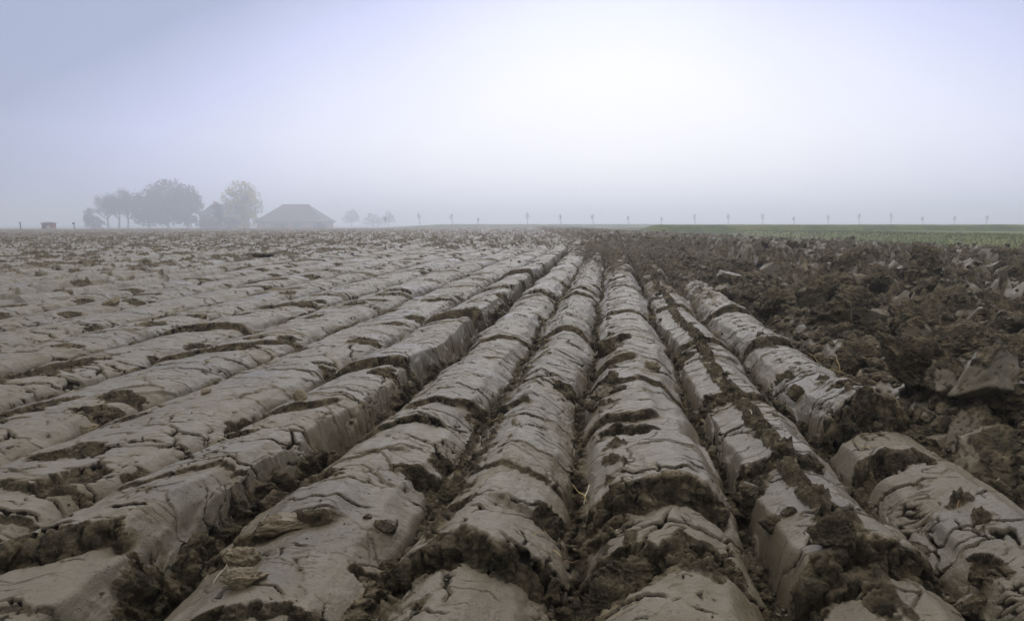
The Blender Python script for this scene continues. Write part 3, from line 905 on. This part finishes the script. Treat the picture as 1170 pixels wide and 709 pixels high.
# grass blades: far too many to count
BLADE = leaf_material('grass_blades', (.055, .080, .014), (.19, .19, .042), .35)
n = 150000
by = np.exp(RNG.uniform(math.log(13), math.log(125), n)); bd = RNG.uniform(-.35, 1, n) ** 2 * 24 * np.where(RNG.random(n) < .3, .12, 1) * np.sign(RNG.uniform(-.2, 1, n)).clip(0, 1)
bx = x_edge(by) + bd
def verge_z(x, y):
    d = x - x_edge(y)
    i = np.clip(np.searchsorted(yv, y), 0, len(yv) - 1); j = np.clip(np.searchsorted(dv, d), 0, len(dv) - 1)
    return VZ[i, j]
bz = verge_z(bx, by) - .02
hh = RNG.uniform(.04, .15, n) * (1 + .5 * perlin(bx / 2, by / 4, 81)) * (1 + .5 * sstep(4, 8, bd) * sstep(16, 11, bd))
ww = RNG.uniform(.010, .022, n) * (1 + by / 28); an = RNG.uniform(0, 6.28, n); ln = RNG.uniform(-.5, .5, (n, 2)) * hh[:, None]
V = np.zeros((n, 3, 3), np.float32)
V[:, 0] = np.stack([bx - np.cos(an) * ww, by - np.sin(an) * ww, bz], -1)
V[:, 1] = np.stack([bx + np.cos(an) * ww, by + np.sin(an) * ww, bz], -1)
V[:, 2] = np.stack([bx + ln[:, 0], by + ln[:, 1], bz + hh], -1)
o = link('grass_blades', raw_mesh('grass_blades', V.reshape(-1, 3), np.arange(3 * n, dtype=np.int32).reshape(-1, 3), {}, BLADE))
tag(o, 'rough uneven grass blades growing on the verge and ditch banks', 'grass', kind='stuff')

# ------------------------------------------------------------------ trees in the fog
BARK = simple_material('grey_bark', (.045, .038, .032), (.085, .074, .062), 2.0, .9, .02)
TWIG = leaf_material('bare_twigs', (.035, .030, .026), (.080, .066, .054))
BROWNLEAF = leaf_material('late_brown_leaves', (.030, .032, .020), (.075, .066, .042), .25)
YELLOW = leaf_material('yellow_leaves', (.13, .13, .03), (.60, .46, .06), .22)
DARKGREEN = leaf_material('dark_evergreen', (.018, .026, .014), (.045, .058, .030), .5)

def limb_tree(seed, height, spread, levels, trunk_r, lean=0.0, first=.25, sides=5):
    """tapered trunk with forking limbs -> V, F, list of twig tips (pos, dir)"""
    q = random.Random(seed); V, F, tips = [], [], []
    def grow(p, d, L, r, lev):
        nseg = 4 if lev == 0 else 3
        pts = [p]; dd = d.copy(); kids = []
        for i in range(nseg):
            dd = (dd + Vector((q.uniform(-1, 1), q.uniform(-1, 1), q.uniform(-.3, .6))) * (.08 if lev == 0 else .22)).normalized()
            pts.append(pts[-1] + dd * L / nseg)
            if lev < levels and (lev > 0 or (i + 1) / nseg > first):
                kids.append((pts[-1].copy(), dd.copy(), (i + 1) / nseg))
        v, f = tube(pts, r, r * (.55 if lev else .6), sides if lev < 2 else 3)
        n = len(V); V.extend(v); F.extend([tuple(a + n for a in ff) for ff in f])
        if lev >= levels - 1:
            tips.append((pts[-1].copy(), dd.copy()))
            tips.append((pts[len(pts) // 2].copy(), dd.copy()))
        for (pp, kd, fr) in kids:
            m = (3 if lev == 0 else 2)
            for _ in range(m):
                az = q.uniform(0, 2 * math.pi); side = Vector((math.cos(az) * spread, math.sin(az) * spread, q.uniform(.05, .7)))
                nd = (kd * .55 + side * q.uniform(.6, 1.0)).normalized()
                grow(pp, nd, L * q.uniform(.48, .70) * (1 - .15 * fr), r * (.42 if fr < .99 else .55), lev + 1)
    grow(Vector((0, 0, -.1)), Vector((lean, 0, 1)).normalized(), height * .48, trunk_r, 0)
    return V, F, tips

def leaf_faces(centres, size, seed, flat=.5, stretch=1.0):
    rg = np.random.default_rng(seed); c = np.asarray(centres, np.float32); n = len(c)
    a = rg.normal(size=(n, 3)); a /= np.linalg.norm(a, axis=1, keepdims=True)
    b = np.cross(a, rg.normal(size=(n, 3))); b /= np.linalg.norm(b, axis=1, keepdims=True)
    s = (size * rg.uniform(.5, 1.3, n))[:, None]
    V = np.stack([c - a * s * stretch, c + b * s * flat, c + a * s * stretch, c - b * s * flat], 1)
    return V.reshape(-1, 3), np.arange(4 * n, dtype=np.int32).reshape(-1, 4)

def crown_points(seed, n, lobes, hollow=.35, thr=.0, freq=.5):
    """points in a union of ellipsoid lobes, thinned by noise so that gaps show"""
    rg = np.random.default_rng(seed); out = []
    vol = np.array([l[3] * l[4] * l[5] for l in lobes]) ** .8; vol /= vol.sum()
    while len(out) < n:
        l = lobes[rg.choice(len(lobes), p=vol)]
        d = rg.normal(size=3); d /= np.linalg.norm(d)
        r = (hollow + (1 - hollow) * rg.random()) ** .7
        r *= 1 + .22 * mnoise.noise(Vector(d * 2.3) + Vector((seed, l[0], l[2])))
        p = np.array(l[:3]) + d * r * np.array(l[3:6])
        if p[2] < .15: continue
        if mnoise.noise(Vector(p * freq) + Vector((seed * 3.1, 0, 0))) < thr: continue
        out.append(p)
    return np.array(out)

BASE_Z = -1.52
def tree(name, px, Y, height, lobes, n, leaf, size, label, cat, group, seed, trunk_r=.3, levels=3, spread=1.0, thr=-.05, twig_len=0.0, ground_z=BASE_Z, trunk_h=None, freq=.5, stretch=1.0, flat=.5, dist=260.0):
    Y = Y * FD / 260.0
    e = link(name, None, loc=(at(px, Y), Y, ground_z)); e.scale = (FD / 260.0,) * 3
    tag(e, label, cat, group)
    V, F, tips = limb_tree(seed, trunk_h or height, spread, levels, trunk_r)
    t = link('trunk', py_mesh('trunk', V, F, BARK), e)
    c = crown_points(seed, n, lobes, thr=thr, freq=freq)
    if twig_len:
        tp = np.array([tuple(p) for p, d in tips]); k = np.random.default_rng(seed).integers(0, len(tp), n)
        c = np.concatenate([c[: n // 3], tp[k] + np.random.default_rng(seed + 1).normal(size=(n, 3)) * twig_len])
        c = c[c[:, 2] > 1.0]
    LV, LF = leaf_faces(c, size, seed, flat, stretch)
    link('crown', raw_mesh('crown', LV, LF, {}, leaf), e)
    return e

FD = 365.0
FD0 = 260.0
U = FD0 / F_PX                                           # metres per pixel at the farm
G = 'tall trees round the misty farm'
for px, top, w, sd, lab in ((127, 217, 34, 21, 'bare tree nearest the dark bush in the grove left of the dense farm tree'),
                            (139, 215, 34, 22, 'bare tree in the middle of the three bare trunks left of the farm'),
                            (149, 213, 36, 23, 'bare tree of the three bare ones standing closest to the dense farm tree')):
    H = (263 - top) * U
    tree('bare_tree', px, FD0, H, [(0, 0, H * .66, w * U * .5, w * U * .5, H * .30), (-w * U * .2, 0, H * .48, w * U * .4, w * U * .4, H * .2), (w * U * .22, 0, H * .52, w * U * .35, w * U * .4, H * .22)],
         2200, TWIG, .34, lab, 'tree', G, sd, .36, 4, 1.0, .02, .45, flat=.16, stretch=1.3)
tree('dark_bush', 110, FD0 - 4, 7.0, [(0, 0, 2.4, 3.2, 3, 2.4), (-1.4, 0, 4.6, 2.0, 2, 3.0), (2.2, 0, 1.6, 2.4, 2, 1.7)], 1500, BROWNLEAF, .42,
     'dark leafy bush at the left foot of the bare grove', 'bush', None, 31, .14, 2, thr=-.12)
for px, top, w, sd, lab, nn in ((195, 204, 50, 41, 'tallest dense domed tree at the misty farm', 3600),
                                (173, 217, 36, 42, 'dense round tree tucked against the left of the tallest farm tree', 2100),
                                (217, 211, 34, 43, 'dense round tree between the tallest farm tree and the farmhouse', 2300)):
    H = (263 - top) * U; W = w * U * .5
    tree('dense_tree', px, FD0 + 6 + (sd % 3), H, [(0, 0, H * .62, W, W, H * .37), (-W * .5, 0, H * .42, W * .7, W * .7, H * .3), (W * .5, 0, H * .45, W * .7, W * .7, H * .3), (0, 0, H * .28, W * .9, W * .8, H * .22)],
         int(nn * 1.8), BROWNLEAF, .50, lab, 'tree', G, sd, .42, 4, .95, -.14)
H = (262 - 206) * U
tree('yellow_tree', 281, FD0 - 12, H * .95, [(0, 0, H * .66, 5.6, 5, H * .30), (2.2, 0, H * .48, 4.4, 4, H * .34), (-3.6, 0, H * .55, 3.6, 4, H * .24), (1.5, 0, H * .22, 4.2, 4, H * .22), (-6.5, 0, H * .20, 3.4, 3, H * .16)],
     3600, YELLOW, .42, 'tall autumn tree with yellowing leaves between the farmhouse and the barn', 'tree', G, 51, .34, 3, .8, -.12)
tree('dark_conifer', 252, FD0 - 18, 9.4, [(0, 0, 6.6, 1.3, 1.3, 2.4), (0, 0, 4.2, 1.7, 1.7, 2.6), (-.6, 0, 7.6, 1.5, 1.2, 1.2)], 800, DARKGREEN, .36,
     'small dark narrow tree standing in front of the farmhouse', 'tree', None, 52, .16, 2, thr=-.25)
for px, w, h, sd, lab in ((238, 3.4, 4.2, 61, 'low shrub in front of the farmhouse at the foot of the dense trees'), (262, 4.0, 4.6, 62, 'low shrub under the yellowing tree'),
                          (322, 2.6, 2.2, 63, 'small bush in front of the barn wall'), (366, 2.2, 2.6, 64, 'small bush at the right end of the barn')):
    tree('shrub', px, FD0 - 14, h, [(0, 0, h * .45, w, w * .8, h * .5), (w * .4, 0, h * .35, w * .7, w * .6, h * .4)], 520, BROWNLEAF, .40, lab, 'shrub', 'shrubs along the farmyard', sd, .10, 2, thr=-.2)
tree('hazy_tree', 403, 420, 10.4, [(0, 0, 6.4, 4.2, 4, 3.6), (-2.4, 0, 4.6, 3.4, 3, 2.4), (2.6, 0, 5.2, 3.0, 3, 2.2), (.6, 0, 8.6, 2.4, 2, 1.8)], 1100, TWIG, .42, 'faint round tree right of the barn, nearly lost in fog', 'tree', None, 71, .3, 3, thr=-.1)
tree('hazy_tree', 428, 420, 8.4, [(0, 0, 4.4, 4.6, 4, 3.4), (-4.0, 0, 3.4, 3.0, 3, 2.4), (3.4, 0, 3.4, 3.4, 3, 2.6), (-1.2, 0, 6.6, 2.6, 2, 1.7)], 1000, BROWNLEAF, .42, 'broad faint brownish tree in fog, left of the pair far right of the barn', 'tree', None, 72, .3, 3, thr=-.1)
tree('hazy_tree', 445, 425, 9.6, [(0, 0, 6.0, 3.2, 3, 3.2), (1.8, 0, 4.4, 2.8, 3, 2.4), (-2.0, 0, 5.0, 2.4, 2, 2.0), (.4, 0, 8.4, 1.8, 2, 1.4)], 800, TWIG, .42, 'faintest of the foggy trees, nearest to the row of young trees', 'tree', None, 73, .3, 3, thr=-.05)

# row of young trees on the dike
row = [(441, .9), (480, .95), (517, .8), (546, .8), (602, .95), (640, .8), (677, .9), (717, 1.05), (754, .85), (792, .9), (830, 1.0), (869, .95), (905, .8),
       (943, .95), (978, .85), (1014, 1.05), (1051, .85), (1086, .9), (1123, .95)]
ORD = ['first', 'second', 'third', 'fourth', 'fifth', 'sixth', 'seventh', 'eighth', 'ninth', 'tenth', 'eleventh', 'twelfth', 'thirteenth', 'fourteenth',
       'fifteenth', 'sixteenth', 'seventeenth', 'eighteenth', 'nineteenth']
POSTW = simple_material('weathered_wood', (.07, .058, .045), (.13, .11, .085), 8, .9, .01)
for k, (px, hs) in enumerate(row):
    q = random.Random(700 + k); H = 4.4 * hs * q.uniform(.66, 1.15)
    e = link('young_tree', None, loc=(at(px, DY), DY + q.uniform(-.4, .4), .92))
    tag(e, 'slender leafless young tree on the horizon dike, %s of the row from the left' % ORD[k], 'young tree', 'row of young trees on the dike')
    V, F = [], []
    def addt(pts, r0, r1):
        v, f = tube(pts, r0, r1, 4); n = len(V); V.extend(v); F.extend([tuple(a + n for a in ff) for ff in f])
    lean = q.uniform(-.32, .32)
    addt([(0, 0, -.15), (lean * .3, 0, H * .4), (lean, 0, H * .75), (lean * 1.3, 0, H)], .055, .022)
    for j in range(13):
        z = H * q.uniform(.42, .92); a = q.uniform(0, 6.28); L = H * q.uniform(.14, .30)
        dx, dy = math.cos(a) * L * .6, math.sin(a) * L * .6; x0 = lean * z / H
        addt([(x0, 0, z), (x0 + dx * .6, dy * .6, z + L * .35), (x0 + dx, dy, z + L * .9)], .028, .012)
    link('trunk', py_mesh('trunk', V, F, BARK), e)
    c = crown_points(800 + k, 70, [(lean, 0, H * .72, H * .20, H * .20, H * .28)], thr=-.3, freq=2)
    LV, LF = leaf_faces(c, .20, k, .22)
    link('crown', raw_mesh('crown', LV, LF, {}, TWIG), e)
    v, f = tube([(.28, 0, -.15), (.28, 0, H * .46)], .055, .05, 5)
    link('stake', py_mesh('stake', v, f, POSTW), e)

# ------------------------------------------------------------------ farm buildings
BRICK = simple_material('farm_brick', (.24, .095, .060), (.36, .165, .11), 3, .9, .01)
THATCH = simple_material('barn_roof', (.075, .062, .052), (.125, .105, .090), 1.2, .95, .05)
TILE = simple_material('house_tiles', (.060, .052, .050), (.10, .085, .080), 2, .8, .03)
WHITE = simple_material('white_paint', (.70, .70, .68), (.80, .80, .78), 3, .6, .002)
GLASS = simple_material('window_glass', (.03, .035, .04), (.05, .055, .06), 3, .15, .0005, .6)
DOORM = simple_material('green_door', (.030, .060, .045), (.050, .085, .065), 3, .6, .003)

def box(x0, x1, y0, y1, z0, z1):
    V = [(x0, y0, z0), (x1, y0, z0), (x1, y1, z0), (x0, y1, z0), (x0, y0, z1), (x1, y0, z1), (x1, y1, z1), (x0, y1, z1)]
    F = [(0, 3, 2, 1), (4, 5, 6, 7), (0, 1, 5, 4), (1, 2, 6, 5), (2, 3, 7, 6), (3, 0, 4, 7)]
    return V, F
def boxes(bl):
    V, F = [], []
    for q in bl:
        v, f = box(*q); n = len(V); V += v; F += [tuple(a + n for a in ff) for ff in f]
    return V, F
def part(name, VF, mat, parent):
    return link(name, py_mesh(name, VF[0], VF[1], mat), parent)
def hip_roof(x0, x1, y0, y1, z0, z1, r0, r1, th=.35, ry=None):
    ym = (y0 + y1) / 2 if ry is None else ry
    V = [(x0, y0, z0), (x1, y0, z0), (x1, y1, z0), (x0, y1, z0), (r0, ym, z1), (r1, ym, z1)]
    V += [(a, b, c - th) for a, b, c in V[:4]]
    F = [(0, 1, 5, 4), (1, 2, 5), (2, 3, 4, 5), (3, 0, 4), (6, 7, 1, 0), (7, 8, 2, 1), (8, 9, 3, 2), (9, 6, 0, 3), (9, 8, 7, 6)]
    return V, F

def window(parent, x, z, w, h, y=0.0):
    f = part('window', boxes([(x - w / 2, x + w / 2, y - .10, y - .004, z + h - .10, z + h), (x - w / 2, x + w / 2, y - .10, y - .004, z, z + .10),
                              (x - w / 2, x - w / 2 + .10, y - .10, y - .004, z + .10, z + h - .10), (x + w / 2 - .10, x + w / 2, y - .10, y - .004, z + .10, z + h - .10),
                              (x - .04, x + .04, y - .09, y - .006, z + .10, z + h - .10)]), WHITE, parent)
    part('pane', box(x - w / 2 + .10, x + w / 2 - .10, y - .05, y - .008, z + .10, z + h - .10), GLASS, f)

# barn
bx = at(292, FD + 4); e = link('barn', None, loc=(bx, FD + 4, BASE_Z)); e.scale = (FD / FD0,) * 3
tag(e, 'large old barn with a huge sloping hipped roof beside the yellowing tree', 'barn')
L = 79 * U
part('wall', box(.8, L - .8, .8, 19, -.2, 2.75), BRICK, e)
part('roof', hip_roof(0, L, 0, 20, 2.8, 9.0, 24 * U, 55 * U), THATCH, e)
d = part('door', box(14.0, 17.0, .70, .79, 0, 2.4), DOORM, e)
part('handle', box(16.6, 16.72, .62, .70, 1.0, 1.25), WHITE, d)
for x in (5.0, 8.5, 19.0, 21.0): window(e, x, 1.0, 1.1, 1.1, .8)
part('ridge_cap', box(24 * U - .3, 55 * U + .3, 9.7, 10.3, 8.9, 9.15), TILE, e)
# farmhouse
hx = at(231, FD); e = link('farmhouse', None, loc=(hx, FD, BASE_Z)); e.scale = (FD / FD0,) * 3
tag(e, 'low brick farmhouse with a white gutter line, half hidden behind the trees', 'farmhouse')
L = 46 * U
part('wall', box(0, L, 0, 9, -.2, 4.6), BRICK, e)
rf = part('roof', hip_roof(-.4, L + .4, -.5, 9.5, 4.95, 8.9, 2.5, L - 2.5, .3), TILE, e)
part('chimney', box(3.4, 4.3, 4.2, 5.1, 8.0, 10.0), BRICK, rf); part('chimney', box(L - 4.4, L - 3.5, 4.2, 5.1, 8.0, 9.9), BRICK, rf)
part('gutter', box(4.5, L + .4, -.72, -.52, 4.62, 4.95), WHITE, e)
d = part('door', box(6.6, 7.7, -.08, -.004, 0, 2.2), DOORM, e); part('handle', box(7.45, 7.55, -.16, -.08, 1.0, 1.15), WHITE, d)
for x in (2.0, 4.2, 9.8, 12.2): window(e, x, .9, 1.2, 1.6)
# small brick hut
hy = 170.0; e = link('brick_hut', None, loc=(at(51, hy), hy, -.78))
tag(e, 'tiny red brick hut standing alone at the left edge of the field', 'hut')
w = 11 * hy / F_PX
part('wall', box(0, w, 0, 1.8, -.2, 1.95), BRICK, e)
part('roof', hip_roof(-.15, w + .15, -.15, 1.95, 2.1, 2.32, .5, w - .5, .15), TILE, e)
d = part('door', box(.3, 1.05, -.06, -.004, 0, 1.7), DOORM, e); part('handle', box(.9, .97, -.12, -.06, .8, .95), WHITE, d)
window(e, 1.6, .8, .6, .6)
# posts
for px, Y, h, lab in ((27, 150.0, 2.0, 'dark wooden post at the left picture edge beside the brick hut'), (88, 165.0, 2.1, 'thin wooden post between the brick hut and the bare grove')):
    e = link('wooden_post', None, loc=(at(px, Y), Y, -.62)); tag(e, lab, 'post', 'lone posts in the fog')
    v, f = tube([(0, 0, -.2), (0.02, 0, h * .5), (0, 0, h)], .13, .10, 8); link('pole', py_mesh('pole', v, f, POSTW), e)
    v, f = boxes([(-.2, .2, -.14, .14, h - .003, h + .10)]) if px == 27 else boxes([(-.28, .28, -.05, .05, h - .45, h - .10)])
    if px != 27: v = [(a, b - .17, c) for a, b, c in v]
    link('post_cap' if px == 27 else 'board', py_mesh('post_cap', v, f, POSTW), e)

# ------------------------------------------------------------------ air, sky and light
SUN_AZ, SUN_EL = math.radians(7.5), math.radians(42)
hz = bpy.data.materials.new('fog_air'); nt = nodes_of(hz); b = NB(nt)
pv = b.n('ShaderNodeVolumePrincipled'); o_ = b.n('ShaderNodeOutputMaterial')
pv.inputs['Color'].default_value = (.89, .92, 1.0, 1); pv.inputs['Density'].default_value = .0028; pv.inputs['Anisotropy'].default_value = .6
b.l(pv.outputs[0], o_.inputs['Volume'])
v, f = box(-1400, 1400, -300, 1900, -3.0, 24.0)
haze = link('haze', py_mesh('haze', v, f, hz)); tag(haze, 'pale even fog lying over the field and the farm', 'fog', kind='stuff')

w = bpy.data.worlds.new('World'); scene.world = w; w.use_nodes = True
nt = w.node_tree
for n_ in list(nt.nodes): nt.nodes.remove(n_)
b = NB(nt)
sky = b.n('ShaderNodeTexSky', sky_type='NISHITA'); sky.sun_disc = False
sky.sun_elevation = SUN_EL; sky.sun_rotation = SUN_AZ; sky.air_density = 1.5; sky.dust_density = 3.0; sky.ozone_density = 3.0
bg1 = b.n('ShaderNodeBackground'); bg1.inputs['Strength'].default_value = .06; b.l(sky.outputs[0], bg1.inputs['Color'])
tc = b.n('ShaderNodeTexCoord')
gl = b.n('ShaderNodeVectorMath', operation='DOT_PRODUCT'); b.l(tc.outputs['Generated'], gl.inputs[0])
GE, GA = math.radians(5.5), math.radians(8.5)
gl.inputs[1].default_value = (math.sin(GA) * math.cos(GE), math.cos(GA) * math.cos(GE), math.sin(GE))
ang = b.math('DIVIDE', b.math('ARCCOSINE', gl.outputs['Value']), math.pi / 2)
cl = b.noise(tc.outputs['Generated'], 2.2, 4, .5)
sepz = b.n('ShaderNodeSeparateXYZ'); b.l(tc.outputs['Generated'], sepz.inputs[0])
ang = b.math('ADD', ang, b.math('MULTIPLY', b.math('SUBTRACT', cl, .5), .12))
ang = b.math('ADD', ang, b.math('MULTIPLY', b.maprange(sepz.outputs['Z'], .11, .40), .28))
glow = b.ramp(ang, [(0.0, (1.18, 1.17, 1.23)), (.14, (1.11, 1.11, 1.20)), (.27, (.92, .95, 1.16)), (.39, (.66, .71, 1.03)), (.50, (.38, .44, .66)), (1.0, (.36, .40, .52))])
sep = b.n('ShaderNodeSeparateXYZ'); b.l(tc.outputs['Generated'], sep.inputs[0])
zen = b.maprange(sep.outputs['Z'], .42, .95, 1.0, 2.0)
up = b.maprange(sep.outputs['Z'], .34, .62)
back = b.maprange(sep.outputs['Y'], .25, -.35, 0.0, .55)
glow = b.mix(b.math('MAXIMUM', up, back), glow, (.79, .79, .80))
bg2 = b.n('ShaderNodeBackground'); b.l(glow, bg2.inputs['Color']); b.l(zen, bg2.inputs['Strength'])
mx = b.n('ShaderNodeMixShader'); mx.inputs[0].default_value = .88
b.l(bg1.outputs[0], mx.inputs[1]); b.l(bg2.outputs[0], mx.inputs[2])
wo = b.n('ShaderNodeOutputWorld'); b.l(mx.outputs[0], wo.inputs['Surface'])

sd = bpy.data.lights.new('sun', 'SUN'); sd.energy = 1.1; sd.angle = math.radians(60); sd.color = (.985, .985, 1.0)
sun = link('sun', sd)
dvec = Vector((math.sin(SUN_AZ) * math.cos(SUN_EL), math.cos(SUN_AZ) * math.cos(SUN_EL), math.sin(SUN_EL)))
sun.rotation_euler = dvec.to_track_quat('Z', 'Y').to_euler()

scene.view_settings.view_transform = 'Standard'; scene.view_settings.look = 'None'
scene.view_settings.gamma = 1.0; scene.view_settings.exposure = 0.0; scene.view_settings.use_curve_mapping = False
scene.render.engine = 'CYCLES'
scene.cycles.volume_bounces = 2
scene.cycles.max_bounces = 5
scene.cycles.use_denoising = True
